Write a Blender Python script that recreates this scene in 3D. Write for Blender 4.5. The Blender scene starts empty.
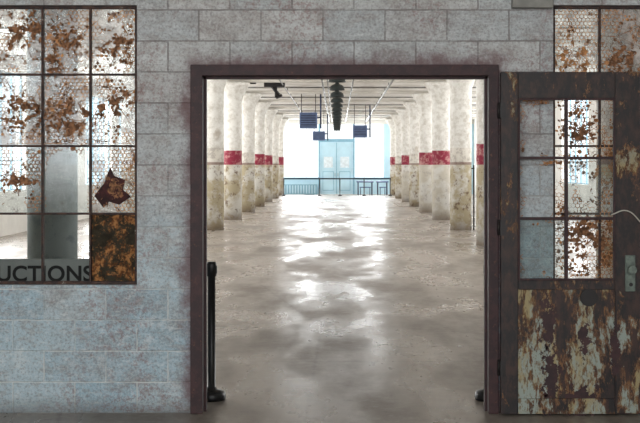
import bpy, bmesh, math, random
from mathutils import Vector, noise, Matrix
random.seed(7)
S=bpy.context.scene
FPX=1315.0; H=1.6; WY=8.48
def wx(px): return (px-337)/155.0
def wz(py): return H+(165-py)/155.0

# ---------------------------------------------------------------- node helpers
def new_mat(name):
    m=bpy.data.materials.new(name); m.use_nodes=True
    nt=m.node_tree
    for n in list(nt.nodes): nt.nodes.remove(n)
    out=nt.nodes.new('ShaderNodeOutputMaterial')
    b=nt.nodes.new('ShaderNodeBsdfPrincipled')
    nt.links.new(b.outputs[0],out.inputs[0])
    return m,nt,b,out
def setin(nt,sock,v):
    if isinstance(v,bpy.types.NodeSocket): nt.links.new(v,sock)
    elif isinstance(v,(tuple,list)) and len(v)==3 and sock.type=='RGBA': sock.default_value=(*v,1)
    else: sock.default_value=v
def M(nt,op,a,b=0.0,c=None):
    n=nt.nodes.new('ShaderNodeMath'); n.operation=op
    setin(nt,n.inputs[0],a); setin(nt,n.inputs[1],b)
    if c is not None: setin(nt,n.inputs[2],c)
    return n.outputs[0]
def MR(nt,v,a,b,c=0.0,d=1.0,smooth=True):
    n=nt.nodes.new('ShaderNodeMapRange'); n.interpolation_type='SMOOTHSTEP' if smooth else 'LINEAR'
    for i,x in enumerate((v,a,b,c,d)): setin(nt,n.inputs[i],x)
    return n.outputs[0]
def MIX(nt,f,a,b,mode='MIX'):
    n=nt.nodes.new('ShaderNodeMix'); n.data_type='RGBA'; n.blend_type=mode
    setin(nt,n.inputs[0],f); setin(nt,n.inputs[6],a); setin(nt,n.inputs[7],b)
    return n.outputs[2]
def COORD(nt,scale=(1,1,1),loc=(0,0,0)):
    t=nt.nodes.new('ShaderNodeTexCoord'); m=nt.nodes.new('ShaderNodeMapping')
    m.inputs['Scale'].default_value=scale; m.inputs['Location'].default_value=loc
    nt.links.new(t.outputs['Object'],m.inputs[0]); return m.outputs[0]
def NOISE(nt,vec,scale,detail=4,rough=0.55,dist=0.0,w=None):
    n=nt.nodes.new('ShaderNodeTexNoise')
    if w is not None:
        n.noise_dimensions='4D'; setin(nt,n.inputs['W'],w)
    setin(nt,n.inputs['Vector'],vec); n.inputs['Scale'].default_value=scale
    n.inputs['Detail'].default_value=detail; n.inputs['Roughness'].default_value=rough
    n.inputs['Distortion'].default_value=dist
    return n.outputs[0]
def VORO(nt,vec,scale,feature='F1'):
    n=nt.nodes.new('ShaderNodeTexVoronoi'); n.feature=feature
    setin(nt,n.inputs['Vector'],vec); n.inputs['Scale'].default_value=scale
    return n.outputs['Distance']
def SEP(nt,vec):
    n=nt.nodes.new('ShaderNodeSeparateXYZ'); nt.links.new(vec,n.inputs[0]); return n.outputs
def BUMP(nt,h,strength=0.3,dist=0.01):
    n=nt.nodes.new('ShaderNodeBump'); n.inputs['Strength'].default_value=strength
    n.inputs['Distance'].default_value=dist; nt.links.new(h,n.inputs['Height']); return n.outputs[0]
def srgb(r,g,b):
    f=lambda c:(c/255/12.92) if c/255<=0.04045 else ((c/255+0.055)/1.055)**2.4
    return (f(r),f(g),f(b))

def simple(name,col,rough=0.6,metal=0.0,var=0.25,scale=8):
    m,nt,b,o=new_mat(name)
    v=COORD(nt); n=NOISE(nt,v,scale,5,0.6)
    c=MIX(nt,MR(nt,n,0.35,0.7),tuple(x*(1-var) for x in col),tuple(min(1,x*(1+var)) for x in col))
    nt.links.new(c,b.inputs['Base Color']); b.inputs['Roughness'].default_value=rough
    b.inputs['Metallic'].default_value=metal
    return m

# --- CMU wall
def cmu_mat():
    m,nt,b,o=new_mat('painted_block')
    v=COORD(nt); s=SEP(nt,v); x,y,z=s[0],s[1],s[2]
    comb=nt.nodes.new('ShaderNodeCombineXYZ')
    nz=NOISE(nt,v,14,3,0.5)
    wob=M(nt,'MULTIPLY',M(nt,'SUBTRACT',nz,0.5),0.009)
    nt.links.new(M(nt,'ADD',M(nt,'ADD',x,wob),11.89),comb.inputs[0])
    nt.links.new(M(nt,'ADD',M(nt,'ADD',z,wob),8.0),comb.inputs[1])
    br=nt.nodes.new('ShaderNodeTexBrick')
    nt.links.new(comb.outputs[0],br.inputs['Vector'])
    br.inputs['Scale'].default_value=1.0; br.inputs['Brick Width'].default_value=0.4
    br.inputs['Row Height'].default_value=0.2; br.inputs['Mortar Size'].default_value=0.0068
    br.inputs['Mortar Smooth'].default_value=0.7; br.offset=0.5
    br.inputs['Color1'].default_value=(0,0,0,1); br.inputs['Color2'].default_value=(1,1,1,1)
    br.inputs['Mortar'].default_value=(.5,.5,.5,1)
    rnd=SEP(nt,br.outputs['Color'])[0]
    mort=br.outputs['Fac']
    blue=MIX(nt,rnd,srgb(156,184,198),srgb(180,198,206))
    warm=MIX(nt,rnd,srgb(176,181,183),srgb(196,195,193))
    up=MR(nt,M(nt,'ADD',z,M(nt,'MULTIPLY',NOISE(nt,v,1.5,3),0.9)),1.1,2.4)
    base=MIX(nt,up,blue,warm)
    g=NOISE(nt,v,3.0,8,0.7)
    base=MIX(nt,MR(nt,g,0.45,0.66,0,0.5),base,srgb(134,124,120))
    pt=NOISE(nt,COORD(nt,(1,1,1.8)),7,10,0.8,0.2)
    base=MIX(nt,MR(nt,pt,0.51,0.58,0,0.42),base,srgb(146,132,126))
    base=MIX(nt,MR(nt,pt,0.46,0.40,0,0.45),base,srgb(216,220,220))
    sp=NOISE(nt,v,60,3,0.8)
    base=MIX(nt,MR(nt,sp,0.52,0.62,0,0.5),base,srgb(122,116,116))
    base=MIX(nt,MR(nt,sp,0.47,0.38,0,0.35),base,srgb(214,216,216))
    sp2=NOISE(nt,v,34,5,0.8)
    m2=M(nt,'MULTIPLY',MR(nt,sp2,0.50,0.58),MR(nt,NOISE(nt,v,1.8,4),0.46,0.6))
    base=MIX(nt,M(nt,'MULTIPLY',m2,0.55),base,srgb(132,90,86))
    st=NOISE(nt,COORD(nt,(3,1,30)),3,5,0.7)
    base=MIX(nt,M(nt,'MULTIPLY',MR(nt,st,0.58,0.68),0.45),base,srgb(218,220,220))
    mc=MIX(nt,up,srgb(216,220,220),srgb(136,129,127))
    mk=MR(nt,NOISE(nt,v,4,5,0.7),0.38,0.6,0.2,0.9)
    base=MIX(nt,M(nt,'MULTIPLY',mort,mk),base,mc)
    cx=(wx(191)+wx(498))/2; hw=(wx(498)-wx(191))/2
    dx=M(nt,'SUBTRACT',M(nt,'ABSOLUTE',M(nt,'SUBTRACT',x,cx)),hw)
    dz=M(nt,'SUBTRACT',z,wz(65))
    d=M(nt,'MAXIMUM',dx,dz)
    d=M(nt,'ADD',d,M(nt,'MULTIPLY',M(nt,'SUBTRACT',NOISE(nt,v,5,7,0.75),0.5),0.36))
    stain=MR(nt,d,-0.03,0.12,0.85,0.0)
    base=MIX(nt,stain,base,srgb(104,72,74))
    base=MIX(nt,MR(nt,M(nt,'ADD',z,M(nt,'MULTIPLY',g,0.15)),0.06,0.2,0.6,0),base,srgb(90,84,80))
    nt.links.new(base,b.inputs['Base Color']); b.inputs['Roughness'].default_value=0.6
    hgt=M(nt,'ADD',M(nt,'MULTIPLY',mort,-1.1),M(nt,'MULTIPLY',sp,0.9))
    nt.links.new(BUMP(nt,hgt,0.7,0.006),b.inputs['Normal'])
    return m

def rust_frame(name='rust_frame_paint'):
    m,nt,b,o=new_mat(name); v=COORD(nt)
    n=NOISE(nt,v,12,8,0.7)
    c=MIX(nt,MR(nt,n,0.4,0.6),srgb(44,22,26),srgb(62,33,35))
    c=MIX(nt,MR(nt,NOISE(nt,v,30,6,0.7),0.6,0.7),c,srgb(92,54,42))
    nt.links.new(c,b.inputs['Base Color']); b.inputs['Roughness'].default_value=0.6
    nt.links.new(BUMP(nt,n,0.4,0.004),b.inputs['Normal'])
    return m

def sash_mat():
    m,nt,b,o=new_mat('rusted_sash'); v=COORD(nt)
    n=NOISE(nt,v,14,8,0.75)
    c=MIX(nt,MR(nt,n,0.42,0.58),srgb(44,34,34),srgb(80,56,46))
    c=MIX(nt,MR(nt,n,0.62,0.66),c,srgb(150,145,135))
    nt.links.new(c,b.inputs['Base Color']); b.inputs['Roughness'].default_value=0.75
    return m

def peel_door(name,t,pale,sc=5.5,zs=0.5):
    m,nt,b,o=new_mat(name); v=COORD(nt,(1,1,zs))
    n=NOISE(nt,v,sc,12,0.74,0.2)
    n2=NOISE(nt,v,28,8,0.8)
    nn=M(nt,'ADD',n,M(nt,'MULTIPLY',M(nt,'SUBTRACT',n2,0.5),0.34))
    dark=MIX(nt,MR(nt,NOISE(nt,v,18,6,0.7),0.4,0.65),srgb(22,17,18),srgb(62,40,34))
    c=MIX(nt,MR(nt,nn,t-0.055,t-0.015),dark,MIX(nt,MR(nt,NOISE(nt,v,30,4,0.7),0.4,0.6),srgb(78,50,36),srgb(136,94,58)))
    paint=MIX(nt,MR(nt,NOISE(nt,v,6,6,0.7),0.42,0.54),srgb(160,144,104),pale)
    paint=MIX(nt,MR(nt,NOISE(nt,v,50,5,0.75),0.50,0.60),paint,srgb(112,90,62))
    c=MIX(nt,MR(nt,nn,t-0.004,t+0.012),c,paint)
    nt.links.new(c,b.inputs['Base Color']); b.inputs['Roughness'].default_value=0.55
    nt.links.new(BUMP(nt,MR(nt,nn,t-0.03,t+0.02),0.6,0.003),b.inputs['Normal'])
    return m

def column_mat(name,kind):
    m,nt,b,o=new_mat(name); v=COORD(nt); z=SEP(nt,v)[2]
    oi=nt.nodes.new('ShaderNodeObjectInfo'); w=M(nt,'MULTIPLY',oi.outputs['Random'],40)
    n=NOISE(nt,v,2.2,8,0.68,0,w)
    n2=NOISE(nt,v,7,7,0.75,0,w)
    white=MIX(nt,MR(nt,n2,0.4,0.65),srgb(226,224,218),srgb(196,191,181))
    white=MIX(nt,MR(nt,n,0.58,0.68,0,0.5),white,srgb(160,144,124))
    if kind=='teal':
        white=MIX(nt,MR(nt,n2,0.4,0.65),srgb(150,172,178),srgb(128,150,154))  # bluish shade on the near left column, put into its colour
    low=MIX(nt,MR(nt,n,0.42,0.56),srgb(208,205,196),srgb(176,164,136))
    low=MIX(nt,MR(nt,n2,0.54,0.62,0,0.85),low,srgb(106,82,62))
    if kind=='teal': low=MIX(nt,0.75,low,srgb(124,146,150))  # same painted shade mixed into the lower part
    if kind=='clean': low=MIX(nt,0.5,low,srgb(214,212,206))
    lowf=MR(nt,M(nt,'ADD',z,M(nt,'MULTIPLY',n2,0.05)),1.61,1.66,1,0)
    c=MIX(nt,lowf,white,low)
    bandm=M(nt,'MULTIPLY',MR(nt,z,1.60,1.61),MR(nt,M(nt,'ADD',z,M(nt,'MULTIPLY',n2,0.04)),2.03,2.05,1,0))
    if kind in('red','clean'):
        bc=MIX(nt,MR(nt,n2,0.48,0.60,0,0.85),srgb(136,34,58),srgb(190,144,138))
        c=MIX(nt,bandm,c,bc)
    elif kind=='plain':
        bc=MIX(nt,MR(nt,n2,0.5,0.55),srgb(190,176,150),srgb(112,82,64))
        c=MIX(nt,M(nt,'MULTIPLY',bandm,0.3),c,bc)
        ln=M(nt,'MULTIPLY',MR(nt,z,1.60,1.61),MR(nt,z,1.66,1.68,1,0))
        c=MIX(nt,M(nt,'MULTIPLY',ln,0.7),c,srgb(106,66,52))
    c=MIX(nt,MR(nt,M(nt,'ADD',z,M(nt,'MULTIPLY',n2,0.3)),0.1,0.5,0.65,0),c,srgb(96,72,52))
    nt.links.new(c,b.inputs['Base Color']); b.inputs['Roughness'].default_value=0.75
    nt.links.new(BUMP(nt,n2,0.3,0.01),b.inputs['Normal'])
    return m

def floor_mat():
    m,nt,b,o=new_mat('worn_concrete_floor'); v=COORD(nt)
    n=NOISE(nt,v,0.35,8,0.65,0.4)
    n2=NOISE(nt,COORD(nt,(1,0.30,1)),1.1,8,0.62)
    n3=NOISE(nt,v,9,7,0.75)
    c=MIX(nt,MR(nt,n,0.35,0.65),srgb(126,117,108),srgb(148,139,130))
    c=MIX(nt,MR(nt,n2,0.48,0.66,0,0.45),c,srgb(98,87,78))
    c=MIX(nt,MR(nt,n3,0.50,0.66,0,0.4),c,srgb(172,166,158))
    c=MIX(nt,MR(nt,n3,0.45,0.36,0,0.4),c,srgb(88,78,70))
    cr=VORO(nt,COORD(nt,(1,0.7,1)),0.32,'DISTANCE_TO_EDGE')
    crk=MR(nt,M(nt,'ADD',cr,M(nt,'MULTIPLY',M(nt,'SUBTRACT',n3,0.5),0.03)),0.0,0.006,0.35,0)
    c=MIX(nt,crk,c,srgb(84,74,66))
    y=SEP(nt,v)[1]
    j=M(nt,'ABSOLUTE',M(nt,'SUBTRACT',M(nt,'MODULO',M(nt,'ADD',y,100.6),6.1),1.5))
    c=MIX(nt,MR(nt,j,0.008,0.02,0.4,0),c,srgb(90,82,74))
    nt.links.new(c,b.inputs['Base Color'])
    r=M(nt,'ADD',MR(nt,n2,0.38,0.64,0.20,0.44),M(nt,'MULTIPLY',n3,0.05))
    nt.links.new(r,b.inputs['Roughness'])
    b.inputs['Specular IOR Level'].default_value=0.5
    nt.links.new(BUMP(nt,n2,0.04,0.02),b.inputs['Normal'])
    return m

def ceil_mat():
    m,nt,b,o=new_mat('white_ceiling'); v=COORD(nt)
    n=NOISE(nt,v,1.2,7,0.7)
    c=MIX(nt,MR(nt,n,0.42,0.62),srgb(232,229,223),srgb(206,200,190))
    nt.links.new(c,b.inputs['Base Color']); b.inputs['Roughness'].default_value=0.8
    return m

def glass_mat(name,lo,hi,tint,rust=0.5,thr=0.575):
    m,nt,b,out=new_mat(name); nt.nodes.remove(b)
    v=COORD(nt)
    n=NOISE(nt,v,5,9,0.75)
    fac=MR(nt,n,0.38,0.62,lo,hi)
    tr=nt.nodes.new('ShaderNodeBsdfTransparent'); tr.inputs[0].default_value=(0.93,0.96,0.96,1)
    df=nt.nodes.new('ShaderNodeBsdfDiffuse'); tl=nt.nodes.new('ShaderNodeBsdfTranslucent')
    col=MIX(nt,MR(nt,NOISE(nt,v,9,7,0.75),0.42,0.6),tint,tuple(x*0.66 for x in tint))
    rs=M(nt,'MULTIPLY',MR(nt,NOISE(nt,v,8.5,10,0.85,0.4),thr,thr+0.03),rust)
    rc=MIX(nt,MR(nt,NOISE(nt,v,35,5),0.42,0.58),srgb(190,136,86),srgb(116,76,52))
    col=MIX(nt,rs,col,rc)
    nt.links.new(col,df.inputs[0]); nt.links.new(col,tl.inputs[0])
    m1=nt.nodes.new('ShaderNodeMixShader')
    nt.links.new(MR(nt,rs,0,1,0.55,0.3),m1.inputs[0])
    nt.links.new(df.outputs[0],m1.inputs[1]); nt.links.new(tl.outputs[0],m1.inputs[2])
    gl=nt.nodes.new('ShaderNodeBsdfGlossy'); gl.inputs['Roughness'].default_value=0.12
    m3=nt.nodes.new('ShaderNodeMixShader'); m3.inputs[0].default_value=0.04
    nt.links.new(tr.outputs[0],m3.inputs[1]); nt.links.new(gl.outputs[0],m3.inputs[2])
    m2=nt.nodes.new('ShaderNodeMixShader')
    nt.links.new(M(nt,'MAXIMUM',fac,M(nt,'MULTIPLY',rs,0.92)),m2.inputs[0])
    nt.links.new(m3.outputs[0],m2.inputs[1]); nt.links.new(m1.outputs[0],m2.inputs[2])
    nt.links.new(m2.outputs[0],out.inputs[0])
    return m

MAT=dict(
 cmu=cmu_mat(), frame=rust_frame(), sash=sash_mat(),
 door_dark=peel_door('peeling_door_stile',0.60,srgb(146,142,122),6.5,0.5),
 door_pale=peel_door('peeling_door_panel',0.50,srgb(150,160,152),5.5,0.38),
 col_red=column_mat('column_paint_red_band','red'), col_plain=column_mat('column_paint_plain','plain'),
 col_teal=column_mat('column_paint_shade_teal','teal'), col_clean=column_mat('column_paint_clean','clean'),
 floor=floor_mat(), ceil=ceil_mat(),
 beam=simple('beam_paint',srgb(208,203,194),0.8,0,0.12,2),
 white=simple('white_wall_paint',srgb(210,208,202),0.7,0,0.08,1),
 teal=simple('teal_wall_paint',srgb(176,208,222),0.6,0,0.08,1),
 teal_d=simple('teal_trim_paint',srgb(122,166,186),0.5,0,0.1,2),
 lampgreen=simple('lamp_enamel',srgb(42,50,50),0.4,0.0,0.2),
 heater=simple('heater_blue_grey',srgb(92,110,146),0.5,0.0,0.12),
 heater_d=simple('heater_grille',srgb(50,60,86),0.5,0.0,0.2),
 steel=simple('galvanised_conduit',srgb(120,118,112),0.45,0.3,0.2),
 darkmetal=simple('dark_iron',srgb(38,34,34),0.5,0.3,0.3),
 black=simple('black_plastic',srgb(20,20,22),0.4,0,0.2),
 belt=simple('belt_webbing',srgb(20,28,46),0.8,0,0.1),
 signg=simple('sign_grey',srgb(108,114,110),0.6,0,0.08),
 signk=simple('sign_black',srgb(8,8,8),0.8,0,0.1),
 wire=simple('wire_grey',srgb(126,98,76),0.6,0.1,0.2,30),
 rustw=simple('wire_rust',srgb(176,124,80),0.85,0,0.45,25),
 rustb=simple('rust_crust',srgb(132,92,64),0.9,0,0.6,40),
 maroon=simple('maroon_flake',srgb(62,24,24),0.8,0,0.6,20),
 latch=simple('latch_plate',srgb(104,114,106),0.5,0.4,0.3,30),
 cord=simple('cord',srgb(190,185,175),0.8,0,0.1),
 table=simple('table_top',srgb(206,216,222),0.5,0,0.1),
 g_clear=glass_mat('wired_glass_clear',0.02,0.14,srgb(205,210,208),0.4),
 g_dirty=glass_mat('wired_glass_dirty',0.12,0.6,srgb(224,214,208),0.95,0.56),
 g_dark=glass_mat('wired_glass_grimy',0.9,0.99,srgb(84,78,66),1.0,0.50),
)

# ---------------------------------------------------------------- mesh helpers
class B:
    def __init__(s): s.bm=bmesh.new(); s.mats=[]
    def mi(s,k):
        if k not in s.mats: s.mats.append(k)
        return s.mats.index(k)
    def box(s,x0,x1,y0,y1,z0,z1,k,bev=0.0):
        i=s.mi(k)
        vs=[s.bm.verts.new((x,y,z)) for x in (x0,x1) for y in (y0,y1) for z in (z0,z1)]
        fs=[]
        for q in ((0,1,3,2),(4,6,7,5),(0,4,5,1),(2,3,7,6),(0,2,6,4),(1,5,7,3)):
            f=s.bm.faces.new([vs[a] for a in q]); f.material_index=i; fs.append(f)
        if bev>0:
            es=list({e for f in fs for e in f.edges})
            r=bmesh.ops.bevel(s.bm,geom=es,offset=bev,segments=2,affect='EDGES',profile=0.5)
            for f in r['faces']: f.material_index=i
    def quad(s,pts,k):
        f=s.bm.faces.new([s.bm.verts.new(p) for p in pts]); f.material_index=s.mi(k)
    def lathe(s,prof,cx,cy,k,seg=32,cz=0,smooth=True):
        i=s.mi(k); rings=[]
        for r,z in prof:
            rings.append([s.bm.verts.new((cx+r*math.cos(a*2*math.pi/seg),cy+r*math.sin(a*2*math.pi/seg),cz+z)) for a in range(seg)] if r>1e-5 else [s.bm.verts.new((cx,cy,cz+z))])
        for a,b in zip(rings,rings[1:]):
            for j in range(seg):
                j2=(j+1)%seg
                if len(a)==1 and len(b)==1: continue
                if len(a)==1: q=[a[0],b[j2],b[j]]
                elif len(b)==1: q=[a[j],a[j2],b[0]]
                else: q=[a[j],a[j2],b[j2],b[j]]
                f=s.bm.faces.new(q); f.material_index=i; f.smooth=smooth
    def tube(s,p,q,r,k,seg=10):
        p=Vector(p);q=Vector(q);d=(q-p).normalized()
        u=d.orthogonal().normalized();w=d.cross(u);i=s.mi(k)
        A=[];C=[]
        for a in range(seg):
            t=a*2*math.pi/seg;o=(u*math.cos(t)+w*math.sin(t))*r
            A.append(s.bm.verts.new(p+o));C.append(s.bm.verts.new(q+o))
        for a in range(seg):
            f=s.bm.faces.new([A[a],A[(a+1)%seg],C[(a+1)%seg],C[a]]); f.material_index=i; f.smooth=True
        f=s.bm.faces.new(A[::-1]); f.material_index=i
        f=s.bm.faces.new(C); f.material_index=i
    def done(s,name,loc=(0,0,0)):
        bmesh.ops.recalc_face_normals(s.bm,faces=s.bm.faces[:])
        me=bpy.data.meshes.new(name); s.bm.to_mesh(me); s.bm.free()
        for k in s.mats: me.materials.append(MAT[k])
        ob=bpy.data.objects.new(name,me); ob.location=loc
        S.collection.objects.link(ob); return ob
def inst(ob,name,loc):
    o=bpy.data.objects.new(name,ob.data); o.location=loc; S.collection.objects.link(o); return o

# ---------------------------------------------------------------- room shell
FARY=72.0; HX=7.5; CZ=4.1; T=0.2; BACKY=-4.0
b=B(); b.box(-HX-0.3,HX+0.3,BACKY-0.3,FARY+0.3,-0.2,0,'floor'); b.done('floor')
b=B(); b.box(-HX-0.3,HX+0.3,BACKY-0.3,FARY+0.3,CZ,CZ+0.2,'ceil'); b.done('ceiling')
COLY=[14.1,20.2]+[26.3+6.1*i for i in range(8)]
bm0=None
for y in COLY:
    if bm0 is None:
        b=B(); b.box(-HX+0.005,HX-0.005,-0.22,0.22,CZ-0.075,CZ-0.002,'beam',0.01); bm0=b.done('ceiling_beam',(0,y,0))
    else: inst(bm0,'ceiling_beam',(0,y,0))

DL,DR,DT=wx(191),wx(498),wz(65)
WZ0,WZ1=0.826,2.632
LWx=(-1.29-1.24,-1.29); RWx=(1.394,1.394+1.24)
b=B()
y0,y1=WY,WY+T
def wb(x0,x1,z0,z1): b.box(x0,x1,y0,y1,z0,z1,'cmu')
wb(-HX,LWx[0],0,CZ); wb(LWx[0],LWx[1],0,WZ0); wb(LWx[0],LWx[1],WZ1,CZ)
wb(LWx[1],DL,0,CZ); wb(DL,DR,DT,CZ); wb(DR,RWx[0],0,CZ)
wb(RWx[0],RWx[1],0,WZ0); wb(RWx[0],RWx[1],WZ1,CZ); wb(RWx[1],HX,0,CZ)
b.done('wall_partition')

def side(name,x,s,ya,yb,wins):
    b=B(); xa,xb=sorted((x,x+s*0.25))
    b.box(xa,xb,ya,yb,0,1.0,'white'); b.box(xa,xb,ya,yb,3.75,CZ,'white')
    prev=ya
    for (a,c) in wins:
        b.box(xa,xb,prev,a,1.0,3.75,'white'); prev=c
        n=5; xm=(xa+xb)/2
        for i in range(n+1):
            yy=a+(c-a)*i/n; b.box(xm-0.02,xm+0.02,yy-0.02,yy+0.02,1.0,3.75,'teal_d')
        for i in range(5):
            zz=1.02+i*(2.71/4); b.box(xm-0.018,xm+0.018,a,c,zz-0.015,zz+0.015,'teal_d')
    b.box(xa,xb,prev,yb,1.0,3.75,'white')
    return b.done(name)
wins=[(y+0.7,y+5.4) for y in COLY[:-1]]
side('wall_left',-HX,-1,WY+T,FARY,wins)
side('wall_right',HX,1,WY+T,FARY,wins)
b=B(); b.box(-HX-0.25,-HX,BACKY,WY+T,0,CZ,'white'); b.done('wall_left_anteroom')
b=B(); b.box(HX,HX+0.25,BACKY,WY+T,0,CZ,'white'); b.done('wall_right_anteroom')
b=B(); b.box(-HX,HX,BACKY-0.25,BACKY,0,CZ,'white'); b.done('wall_back')

# far wall
FS=FPX/FARY
def fx(px): return (px-337)/FS
def fz(py): return H+(165-py)/FS
b=B(); ya,yb=FARY,FARY+0.25
xs=[-HX,-6.6,-3.4,fx(282),fx(319.5),fx(353.5),fx(392),3.4,6.6,HX]
sill,top=fz(178),fz(124)
b.box(-HX,HX,ya,yb,top,CZ,'white')
b.box(-HX,fx(318.5),ya,yb,0,sill,'teal'); b.box(fx(354.5),HX,ya,yb,0,sill,'teal')
for a,c in ((xs[0],xs[1]),(xs[2],xs[3]),(fx(384),xs[7]),(xs[8],xs[9])): b.box(a,c,ya,yb,sill,top,'teal')
for a,c in ((fx(318.5),fx(320)),(fx(353),fx(354.5))): b.box(a,c,ya-0.03,yb,0,top,'teal_d')
b.box(fx(320),fx(353),ya,yb,fz(142),fz(139),'teal_d')
b.box(xs[3],fx(318.5),ya-0.06,ya-0.001,sill-0.05,sill+0.03,'teal_d'); b.box(fx(354.5),xs[6],ya-0.06,ya-0.001,sill-0.05,sill+0.03,'teal_d')
b.done('wall_far')
def farwin(name,x0,x1,z0,z1,nx,nz):
    b=B(); y=FARY+0.1
    for i in range(nx+1):
        x=x0+(x1-x0)*i/nx; b.box(x-0.012,x+0.012,y-0.02,y+0.02,z0,z1,'white')
    for i in range(nz+1):
        z=z0+(z1-z0)*i/nz; b.box(x0,x1,y-0.018,y+0.018,z-0.01,z+0.01,'white')
    b.done(name)
farwin('window_3',xs[3],xs[4]-0.05,sill,top,3,3); farwin('window_4',xs[5]+0.06,fx(384),sill,top,3,3)
farwin('window_5',fx(320),fx(353),fz(139),top,4,1)
farwin('window_6',-6.6,-3.4,sill,top,5,3); farwin('window_7',3.4,6.6,sill,top,5,3)
b=B(); dx0,dx1,dzt=fx(320)+0.003,fx(353)-0.003,fz(142)-0.003; mid=(dx0+dx1)/2; y=FARY+0.03
for a,c in ((dx0,mid-0.004),(mid+0.004,dx1)):
    b.box(a,c,y,y+0.06,0.01,1.45,'teal'); b.box(a,c,y,y+0.06,2.05,dzt,'teal')
    b.box(a,a+0.2,y,y+0.06,1.4505,2.0495,'teal'); b.box(c-0.2,c,y,y+0.06,1.4505,2.0495,'teal')
    b.box(a+0.2005,c-0.2005,y+0.015,y+0.03,1.4505,2.0495,'table')
    for (p,q_,r,s_) in ((a+0.14,c-0.14,0.2,0.23),(a+0.14,c-0.14,1.22,1.25),(a+0.14,a+0.17,0.231,1.219),(c-0.17,c-0.14,0.231,1.219)):
        b.box(p,q_,y-0.012,y-0.001,r,s_,'teal_d')
b.box(mid-0.018,mid+0.018,y-0.014,y-0.001,0.02,dzt-0.01,'teal_d')
for s_ in (-0.08,0.08): b.tube((mid+s_,y-0.04,0.98),(mid+s_,y-0.04,1.15),0.012,'steel')
b.done('door_2')

# ---------------------------------------------------------------- columns
prof=[(0.0,0),(0.265,0),(0.265,3.35),(0.272,3.45),(0.285,3.52),(0.31,3.60),(0.35,3.70),(0.40,3.79),(0.455,3.88),(0.49,3.92),(0.50,3.94),(0.50,4.015),(0,4.015)]
meshes={}
for key in ('col_red','col_plain','col_teal','col_clean'):
    b=B(); b.lathe(prof,0,0,key,40)
    o=b.done('concrete_column',(100,0,0)); meshes[key]=o.data; bpy.data.objects.remove(o)
kind={-1:['teal','plain','red','plain','red','plain','red','red','plain','red'],
       1:['plain','plain','red','plain','clean','clean','plain','clean','plain','red']}
for sgn in (-1,1):
    for i,y in enumerate(COLY):
        o=bpy.data.objects.new('concrete_column',meshes['col_'+kind[sgn][i]]); o.location=(3.05*sgn,y,0)
        o.rotation_euler[2]=random.uniform(0,6); S.collection.objects.link(o)

# ---------------------------------------------------------------- door frame
FT=0.035
b=B()
def fr(x0,x1,z0,z1): b.box(x0,x1,WY-FT,WY+T+0.02,z0,z1,'frame',0.004)
fr(wx(191),wx(203),0,wz(65)); fr(wx(488),wx(498),0,wz(65)); fr(wx(203)-0.005,wx(488)+0.005,wz(76),wz(65))
b.box(wx(203),wx(203)+0.016,WY+0.06,WY+0.11,0,wz(76),'frame'); b.box(wx(488)-0.016,wx(488),WY+0.06,WY+0.11,0,wz(76),'frame')
b.box(wx(203),wx(488),WY+0.06,WY+0.11,wz(76)-0.016,wz(76),'frame')
for z in (0.3,1.2,1.95): b.tube((wx(498),WY-FT-0.008,z-0.05),(wx(498),WY-FT-0.008,z+0.05),0.011,'darkmetal')
b.done('trim_1')

# ---------------------------------------------------------------- steel windows
rows=[WZ0,1.284,1.723,2.187,WZ1]
def hexmesh(b,x0,x1,z0,z1,y,seed,keep,rust,mask=None,fill=0.32):
    s=0.0155; dxh=s*math.sqrt(3); dzh=1.5*s
    nr=int((z1-z0)/dzh)+2; nc=int((x1-x0)/dxh)+2
    rnd=random.Random(int(seed*100))
    for r in range(nr):
        for c in range(nc):
            cx=x0+(c+0.5*(r%2))*dxh; cz=z0+r*dzh
            inside=x0+s<cx<x1-s and z0+s<cz<z1-s
            if inside and (mask is None or mask(cx,cz)):
                nf=noise.fractal((cx*9+seed*2.1,cz*9,seed*.9),0.6,2.2,5)
                if nf>fill or (nf>fill-0.2 and rnd.random()<0.22):
                    rr=s*rnd.uniform(0.45,1.1)
                    b.quad([(cx+rr*rnd.uniform(.4,1.15)*math.cos(math.radians(30+60*k)),y-0.001,cz+rr*rnd.uniform(.4,1.15)*math.sin(math.radians(30+60*k))) for k in range(6)],'rustb' if rnd.random()<0.5 else 'rustw')
            for a in (30,90,150):
                p=Vector((cx+s*math.cos(math.radians(a)),cz+s*math.sin(math.radians(a))))
                q=Vector((cx+s*math.cos(math.radians(a+60)),cz+s*math.sin(math.radians(a+60))))
                m=(p+q)/2
                if not(x0<min(p.x,q.x) and max(p.x,q.x)<x1 and z0<min(p.y,q.y) and max(p.y,q.y)<z1): continue
                if mask and not mask(m.x,m.y): continue
                n1=noise.fractal((m.x*5.5+seed,m.y*5.5,seed*1.7),0.9,2,4)
                if n1<keep: continue
                n2=noise.fractal((m.x*6+9,m.y*6,seed*3.1),0.9,2,4)
                thick=n2>rust
                w=(0.0028+0.0022*rnd.random()) if thick else 0.0015
                d=(q-p).normalized(); o=Vector((-d.y,d.x))*w*0.5
                yy=y-(0.002 if thick else 0)
                b.quad([(p.x+o.x,yy,p.y+o.y),(q.x+o.x,yy,q.y+o.y),(q.x-o.x,yy,q.y-o.y),(p.x-o.x,yy,p.y-o.y)],'rustw' if thick else 'wire')
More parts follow.
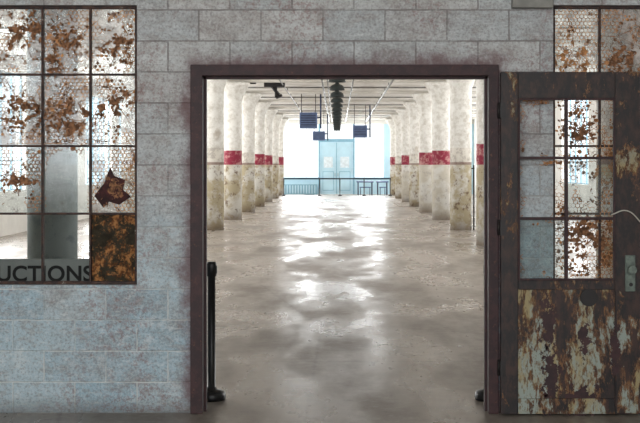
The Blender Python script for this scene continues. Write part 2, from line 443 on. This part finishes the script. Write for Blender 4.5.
def blob(b,cx,cz,r,y,k,seed,sx=1.0,st=0.006,amp=0.6,cut=0.66):
    n=int(r*1.8/st)
    for i in range(-n,n+1):
        for j in range(-n,n+1):
            x=i*st*sx; z=j*st
            d=math.hypot(x/sx,z)/r+amp*noise.fractal((x*20+seed,z*20,seed*3.3),0.5,2.1,5)
            if d<cut:
                h=st*0.5
                b.quad([(cx+x-h*sx,y,cz+z-h),(cx+x+h*sx,y,cz+z-h),(cx+x+h*sx,y,cz+z+h),(cx+x-h*sx,y,cz+z+h)],k)
def shard(b,pts,y,k):
    b.quad([(wx(p),y,wz(q)) for p,q in pts],k)
def window(name,x0,x1,glass,hexp,extra):
    b=B(); cols=[x0+(x1-x0)*i/4 for i in range(5)]; ym=WY+0.06
    for i,x in enumerate(cols):
        w=0.020 if i in (0,4) else 0.014
        a=x if i==0 else x-w/2 if i<4 else x-w
        b.box(a,a+w,ym-0.02,ym+0.02,WZ0,WZ1,'sash',0.002)
    for i,z in enumerate(rows):
        w=0.020 if i in (0,4) else 0.014
        a=z if i==0 else z-w/2 if i<4 else z-w
        b.box(x0,x1,ym-0.017,ym+0.017,a,a+w,'sash',0.002)
    for c in range(4):
        for r in range(4):
            g=glass(c,r)
            if g: b.box(cols[c]+0.004,cols[c+1]-0.004,ym+0.006,ym+0.010,rows[r]+0.004,rows[r+1]-0.004,g)
            h=hexp(c,r)
            if h: hexmesh(b,cols[c]+0.006,cols[c+1]-0.006,rows[r]+0.006,rows[r+1]-0.006,ym-0.003,c*3.3+r*7.7+x0,h[0],h[1],h[2] if len(h)>2 else None,h[3] if len(h)>3 else 0.32)
    extra(b,cols,ym)
    b.done(name)
def arch(m0,m1,zt):
    cx=(m0+m1)/2; hw=(m1-m0)/2*0.86
    def f(x,z):
        top=zt-hw
        if z<top: return abs(x-cx)>hw
        return (x-cx)**2+(z-top)**2>hw*hw
    return f
def gl(c,r):
    if (c,r)==(3,0): return 'g_dark'
    if r==0: return None
    if (c,r) in ((2,1),(1,1),(0,1)): return 'g_clear'
    return 'g_dirty'
c2a,c2b=-1.29-0.62,-1.29-0.31
def hl(c,r):
    if r==0: return None
    if (c,r)==(2,1): return (-2,0.0,arch(c2a,c2b,1.70),0.8)
    if r==1: return (-0.4,-0.2,None,0.6) if c==3 else (-0.05,-0.1,None,0.5)
    if c==2: return (-0.2,-0.15,None,0.36)
    return (-0.15,-0.12,None,0.40)
def cracks(b,lst,ym,seed):
    rnd=random.Random(seed)
    for (px,py,n) in lst:
        cx,cz=wx(px),wz(py)
        a0=rnd.uniform(0,6.28)
        for i in range(n):
            a=a0+6.28*i/n+rnd.uniform(-0.5,0.5); L=rnd.uniform(0.10,0.30); x,z=cx,cz
            for k in range(7):
                a+=rnd.uniform(-0.25,0.25); nx=x+math.cos(a)*L/7; nz=z+math.sin(a)*L/7
                w=0.0014*rnd.uniform(0.4,1.8)
                dxx,dzz=-math.sin(a)*w,math.cos(a)*w
                if WZ0+.01<nz<WZ1-.01: b.quad([(x+dxx,ym-0.008,z+dzz),(nx+dxx,ym-0.008,nz+dzz),(nx-dxx,ym-0.008,nz-dzz),(x-dxx,ym-0.008,z-dzz)],'rustb')
                x,z=nx,nz
def exl(b,cols,ym):
    shard(b,((93,196),(103,183),(109,167),(113,176),(124,180),(122,190),(130,197),(118,205),(108,202),(102,208)),ym-0.010,'maroon')
    blob(b,wx(111),wz(190),0.13,ym-0.011,'rustb',3.4,0.9,0.006,1.1,0.3)
    for (px,py,r,sd,sx_) in ((66,122,0.15,5.1,1.1),(66,40,0.12,8.2,1),(118,45,0.12,9.3,1),(16,178,0.1,12.7,1.2),(22,32,0.14,15.2,1.3),(112,104,0.12,18.2,1),(18,110,0.13,21.2,1.2),(52,62,0.08,23.9,1)):
        blob(b,wx(px),wz(py),r,ym-0.010,'rustb' if int(px)%2==0 else 'rustw',sd,sx_,0.006,1.3,0.42)
    cracks(b,((20,35,5),(66,40,5),(112,100,5),(20,105,5),(15,170,6),(66,118,4),(115,50,5)),ym,4)
window('window_1',LWx[0],LWx[1],gl,hl,exl)
def gr(c,r): return 'g_dirty' if r==3 else None
def hr(c,r):
    if r==3: return (-0.3,-0.1,None,0.42)
    return (-0.1 if c==0 else -0.1,-0.15,None,0.35)
def exr(b,cols,ym):
    for (px,py,r,sd,k) in ((622,62,0.13,23.1,'rustb'),(575,62,0.1,24.9,'rustw'),(588,240,0.24,24.4,'rustb'),(582,130,0.14,25.7,'rustb'),(625,170,0.18,26.9,'rustw')):
        blob(b,wx(px),wz(py),r,ym-0.01,k,sd,0.9,0.006,1.3,0.45)
    cracks(b,((575,50,5),(620,35,5)),ym,9)
window('window_2',RWx[0],RWx[1],gr,hr,exr)

# ---------------------------------------------------------------- open door leaf
b=B(); yf,yk=WY-0.095,WY-0.05
L0,L1=wx(499),wx(637); z0,z1=0.012,wz(73)
GX0,GX1,GZ0,GZ1=wx(516),wx(612),wz(279),wz(99)
b.box(L0,GX0,yf,yk,z0,z1,'door_dark',0.003); b.box(GX1,L1,yf,yk,z0,z1,'door_dark',0.003)
b.box(GX0+0.001,GX1-0.001,yf+0.001,yk,GZ1,z1,'door_dark',0.003)
b.box(GX0+0.001,GX1-0.001,yf+0.012,yk,0.10,GZ0-0.03,'door_pale')
b.box(GX0+0.001,GX1-0.001,yf+0.001,yk,GZ0-0.06,GZ0,'door_dark',0.003)
b.box(GX0+0.001,GX1-0.001,yf+0.001,yk,z0,0.11,'door_pale',0.003)
b.box(GX1+0.012,L1-0.004,yf-0.003,yf+0.001,0.02,wz(298),'door_pale')
for (a,c,e,f) in ((GX0,GX0+0.012,GZ0,GZ1),(GX1-0.012,GX1,GZ0,GZ1)): b.box(a,c,yf-0.008,yf+0.02,e,f,'frame',0.002)
for z in (GZ0,GZ1-0.012): b.box(GX0,GX1,yf-0.007,yf+0.02,z,z+0.012,'frame',0.002)
xm=wx(564)
b.box(xm-0.010,xm+0.010,yf+0.002,yk-0.004,GZ0,GZ1,'frame',0.002)
for py in (158,218): b.box(GX0,GX1,yf+0.004,yk-0.006,wz(py)-0.009,wz(py)+0.009,'frame',0.002)
pc=[GX0+0.012,xm-0.010,xm+0.010,GX1-0.012]
pz=[GZ0+0.012,wz(218)-0.009,wz(218)+0.009,wz(158)-0.009,wz(158)+0.009,GZ1-0.012]
def edge(x0,x1,za,zb,t):
    return lambda x,z: min(x-x0,x1-x,z-za,zb-z)<t*(0.6+1.6*noise.noise((x*9,z*9,2)))
for r in range(3):
    for c in range(2):
        x0,x1,za,zb=pc[c*2],pc[c*2+1],pz[r*2],pz[r*2+1]
        b2=0.035 if c==0 else 0.07
        hexmesh(b,x0-0.004,x1+0.004,za-0.004,zb+0.004,yf+0.03,r*5+c*2+1,-0.3,-0.2,edge(x0,x1,za,zb,b2),0.2)
b.box(pc[0],pc[1],yf+0.032,yf+0.035,pz[0],pz[1],'g_clear')
b.box(pc[2],pc[3],yf+0.032,yf+0.035,pz[2],pz[3],'g_clear')
lx=wx(627)
b.box(lx-0.035,lx+0.03,yf-0.012,yf+0.005,wz(290),wz(254),'latch',0.004)
b.tube((lx,yf-0.05,wz(268)),(lx,yf,wz(268)),0.012,'latch',16)
b.tube((lx,yf-0.065,wz(268)),(lx,yf-0.045,wz(268)),0.027,'latch',24)
b.tube((lx,yf-0.018,wz(283)),(lx,yf,wz(283)),0.012,'darkmetal',16)
b.tube((wx(586),yf-0.004,wz(296)),(wx(586),yf+0.013,wz(296)),0.056,'darkmetal',28)
for z in (0.3,1.2,1.95): b.box(L0-0.004,L0+0.03,yf-0.004,yf+0.01,z-0.05,z+0.05,'darkmetal')
blob(b,wx(546),wz(320),0.24,yf+0.0105,'frame',31.3,0.3); blob(b,wx(548),wz(376),0.24,yf+0.0105,'frame',37.3,0.3)
blob(b,wx(612),wz(350),0.2,yf-0.0045,'frame',41.3,0.2)
blob(b,wx(575),wz(402),0.15,yf+0.0105,'frame',44.1,1.4); blob(b,wx(582),wz(335),0.14,yf+0.0105,'frame',47.1,0.3)
b.done('door_1')
cu=bpy.data.curves.new('tie_cord','CURVE'); cu.dimensions='3D'; cu.bevel_depth=0.004
sp=cu.splines.new('BEZIER'); P=[(wx(608),yf-0.008,wz(214)),(wx(622),yf-0.03,wz(210)),(wx(640),yf-0.012,wz(224)),(wx(660),WY-0.004,wz(228))]
sp.bezier_points.add(3)
for p,c in zip(sp.bezier_points,P): p.co=c; p.handle_left_type=p.handle_right_type='AUTO'
cu.materials.append(MAT['cord']); o=bpy.data.objects.new('tie_cord',cu); S.collection.objects.link(o)

# ---------------------------------------------------------------- stanchions
def stanchion(name,x,y):
    b=B()
    b.lathe([(0,0),(0.092,0),(0.098,0.012),(0.098,0.035),(0.09,0.055),(0.06,0.066),(0.04,0.07),(0.034,0.085),(0.027,0.09),(0.027,0.84),(0.034,0.845),(0.034,0.925),(0.028,0.94),(0,0.94)],0,0,'black',32)
    b.box(-0.038,0.038,-0.012,0.012,0.86,0.915,'black',0.003)
    return b.done(name,(x,y,0))
s0=stanchion('stanchion_post',(211.5-337)/FPX*8.97,8.97)
inst(s0,'stanchion_post',((489-337)/FPX*8.97,8.97,0))
sy=68.0
PX=(-2.75,-0.9,0.15,1.4,2.75)
for x in PX: inst(s0,'stanchion_post',(x,sy,0))
b=B()
for a,c in zip(PX,PX[1:]): b.box(a+0.04,c-0.04,sy-0.003,sy+0.003,0.855,0.925,'belt')
b.done('barrier_belt')
def table(x0,x1,y):
    b=B(); b.box(x0,x1,y-0.35,y+0.35,0.66,0.74,'heater',0.005)
    for x in (x0+0.08,x1-0.08):
        for yy in (y-0.28,y+0.28): b.tube((x,yy,0),(x,yy,0.66),0.03,'heater_d')
        b.tube((x,y-0.28,0.3),(x,y+0.28,0.3),0.02,'heater_d')
    b.box(x0+0.15,x1-0.15,y-0.5,y-0.4,0.38,0.44,'heater')
    for x in (x0+0.2,x1-0.2): b.tube((x,y-0.45,0),(x,y-0.45,0.38),0.02,'heater_d')
    return b.done('folding_table')
table(1.05,1.95,70.5); table(2.1,2.75,70.5)
b=B(); b.box(-2.95,-1.1,71.6,71.75,0.0,0.5,'teal_d',0.01)
for i in range(12): b.box(-2.9+i*0.15,-2.82+i*0.15,71.55,71.6,0.05,0.5,'teal')
b.box(-2.97,-1.08,71.54,71.78,0.5,0.54,'teal_d'); b.done('radiator')

# ---------------------------------------------------------------- pendant lamps
b=B()
b.tube((0,0,3.62),(0,0,CZ-0.04),0.011,'lampgreen')
b.lathe([(0,0.06),(0.035,0.06),(0.04,0.0),(0.035,-0.02),(0,-0.02)],0,0,'lampgreen',24,CZ-0.06)
b.lathe([(0.0,0.28),(0.035,0.27),(0.04,0.16),(0.06,0.135),(0.12,0.11),(0.165,0.07),(0.182,0.0),(0.187,-0.012),(0.176,0.0),(0.15,0.06),(0.10,0.10),(0.0,0.12)],0,0,'lampgreen',32,3.38)
b.lathe([(0,0.10),(0.03,0.10),(0.045,0.06),(0.035,0.03),(0,0.015)],0,0,'table',20,3.38)
l0=b.done('pendant_lamp',(0,12.8,0))
y=12.8+3.05
while y<70: inst(l0,'pendant_lamp',(0,y,0)); y+=3.05

# ---------------------------------------------------------------- unit heaters
def heater(x,y,zc,w,h):
    b=B(); d=0.4
    b.box(-w/2,w/2,-d/2,d/2,zc-h/2,zc+h/2,'heater',0.015)
    b.box(-w/2+0.05,w/2-0.05,-d/2-0.008,-d/2+0.005,zc-h/2+0.05,zc+h/2-0.05,'heater_d')
    n=6
    for i in range(n):
        z=zc-h/2+0.08+i*(h-0.16)/(n-1)
        b.box(-w/2+0.05,w/2-0.05,-d/2-0.03,-d/2-0.006,z-0.014,z+0.014,'heater')
    b.tube((0,d/2,zc),(0,d/2+0.12,zc),0.12,'darkmetal',20)
    ct=CZ-0.004
    for sx in (-w/2+0.06,w/2-0.06):
        for yy in (-d/2+0.06,d/2-0.06): b.tube((sx,yy,zc+h/2-0.01),(sx,yy,ct),0.010,'darkmetal')
    b.tube((w/2-0.02,0,zc+0.1),(w/2+0.12,0,zc+0.1),0.03,'heater_d'); b.tube((w/2+0.12,0,zc-h/2),(w/2+0.12,0,ct),0.03,'heater_d')
    return b.done('unit_heater',(x,y,0))
for px,py,d,w,h in ((308.5,120.5,46.3,0.62,0.56),(319,136,60.2,0.56,0.42),(360,131.5,54.0,0.58,0.5)):
    heater((px-337)/FPX*d,d,H+(165-py)/FPX*d,w,h)

# ---------------------------------------------------------------- ceiling conduits
for x,r,z in ((-0.42,0.03,3.96),(-0.27,0.02,3.97),(0.46,0.025,3.97),(1.55,0.03,3.95),(-1.6,0.02,3.97)):
    b=B()
    b.tube((x,WY+T+0.01,z),(x,FARY-0.01,z),r,'steel',8)
    y=12
    while y<70:
        b.box(x-0.015,x+0.015,y-0.01,y+0.01,z,CZ-0.003,'steel'); y+=3.05
    b.done('conduit_run')
b=B()
for y in range(17,70,6):
    b.tube((-HX+0.02,y+0.4,4.04),(HX-0.02,y+0.4,4.04),0.025,'steel',8)
b.done('cross_conduit')
b=B(); by=39.0; k=by/FPX
bx=lambda p:(p-337)*k
bz=lambda q:H+(165-q)*k
b.box(bx(247),bx(288),by-0.04,by+0.04,bz(81.5),CZ-0.002,'darkmetal',0.01)
b.box(bx(250),bx(256),by-0.05,by+0.05,bz(84),bz(80),'darkmetal',0.01)
b.box(bx(264),bx(285),by-0.08,by+0.08,bz(87),bz(80),'darkmetal',0.015)
b.tube((bx(276),by,bz(80)),(bx(276),by,bz(98)),0.04,'darkmetal'); b.tube((bx(270),by,bz(84)),(bx(279),by,bz(95)),0.05,'darkmetal')
b.tube((bx(276),by,bz(98)),(bx(282),by,bz(95)),0.04,'darkmetal')
b.done('ceiling_bracket')
b=B(); b.tube((3.36,32.3,0),(3.36,32.3,1.6),0.02,'darkmetal'); b.box(3.30,3.38,32.28,32.32,1.5,1.53,'darkmetal'); b.done('standpipe')
b=B(); b.box(wx(511),wx(552),WY-0.06,WY,wz(9),wz(-8),'steel',0.005); b.tube((wx(531),WY-0.03,wz(-8)),(wx(531),WY-0.03,CZ),0.012,'steel'); b.done('junction_box')

# ---------------------------------------------------------------- sign behind window
b=B(); sgy=8.95; q=FPX/sgy
sxr=(107-337)/q; st=H+(165-259)/q
b.box(-3.1,sxr,sgy,sgy+0.03,st-0.42,st,'signg',0.004)
for x in (-2.9,sxr-0.15):
    b.box(x-0.02,x+0.02,sgy+0.03,sgy+0.07,0.0,st-0.03,'darkmetal'); b.box(x-0.02,x+0.02,sgy-0.06,sgy+0.2,0,0.03,'darkmetal')
sg=b.done('information_sign')
tc=bpy.data.curves.new('lettering','FONT'); tc.body='INSTRUCTIONS'; tc.align_x='RIGHT'; tc.size=0.148; tc.extrude=0.001; tc.offset=0.0035; tc.space_character=1.04
tc.materials.append(MAT['signk']); to=bpy.data.objects.new('lettering',tc)
to.location=((93-337)/q,sgy-0.002,H+(165-281)/q); to.rotation_euler=(math.pi/2,0,0); S.collection.objects.link(to); to.parent=sg

# ---------------------------------------------------------------- lights
def area(name,loc,rot,sx,sy,L,col=(1,1,1)):
    l=bpy.data.lights.new(name,'AREA'); l.shape='RECTANGLE'; l.size=sx; l.size_y=sy
    l.energy=L*math.pi*sx*sy; l.color=col
    o=bpy.data.objects.new(name,l); o.location=loc; o.rotation_euler=rot; S.collection.objects.link(o); return o
R=math.radians
area('daylight_side_left',(-HX-0.6,40,2.5),(0,R(-90),0),3.2,64,8.6,(1,0.99,0.98))
area('daylight_side_right',(HX+0.6,40,2.5),(0,R(90),0),3.2,64,6.2,(1,0.99,0.98))
area('daylight_far',(0,FARY+0.8,2.4),(R(-90),0,0),14,3.6,14,(0.96,0.985,1.0))
area('anteroom_fill',(-1.5,BACKY+0.3,2.6),(R(90),0,0),9,2.4,9,(0.95,0.98,1.0))  # added fill lamp behind the camera to light the partition; no window there
w=bpy.data.worlds.new('sky'); S.world=w; w.use_nodes=True
w.node_tree.nodes['Background'].inputs[0].default_value=(0.95,0.98,1,1); w.node_tree.nodes['Background'].inputs[1].default_value=1.5
S.view_settings.view_transform='Standard'

# ---------------------------------------------------------------- camera
cam=bpy.data.cameras.new('camera'); co=bpy.data.objects.new('camera',cam); S.collection.objects.link(co)
co.location=(0,0,H); co.rotation_euler=(R(90),0,0)
cam.sensor_width=36; cam.lens=36*FPX/640; cam.shift_x=-17/640; cam.shift_y=-46.5/640
cam.clip_end=300
S.camera=co
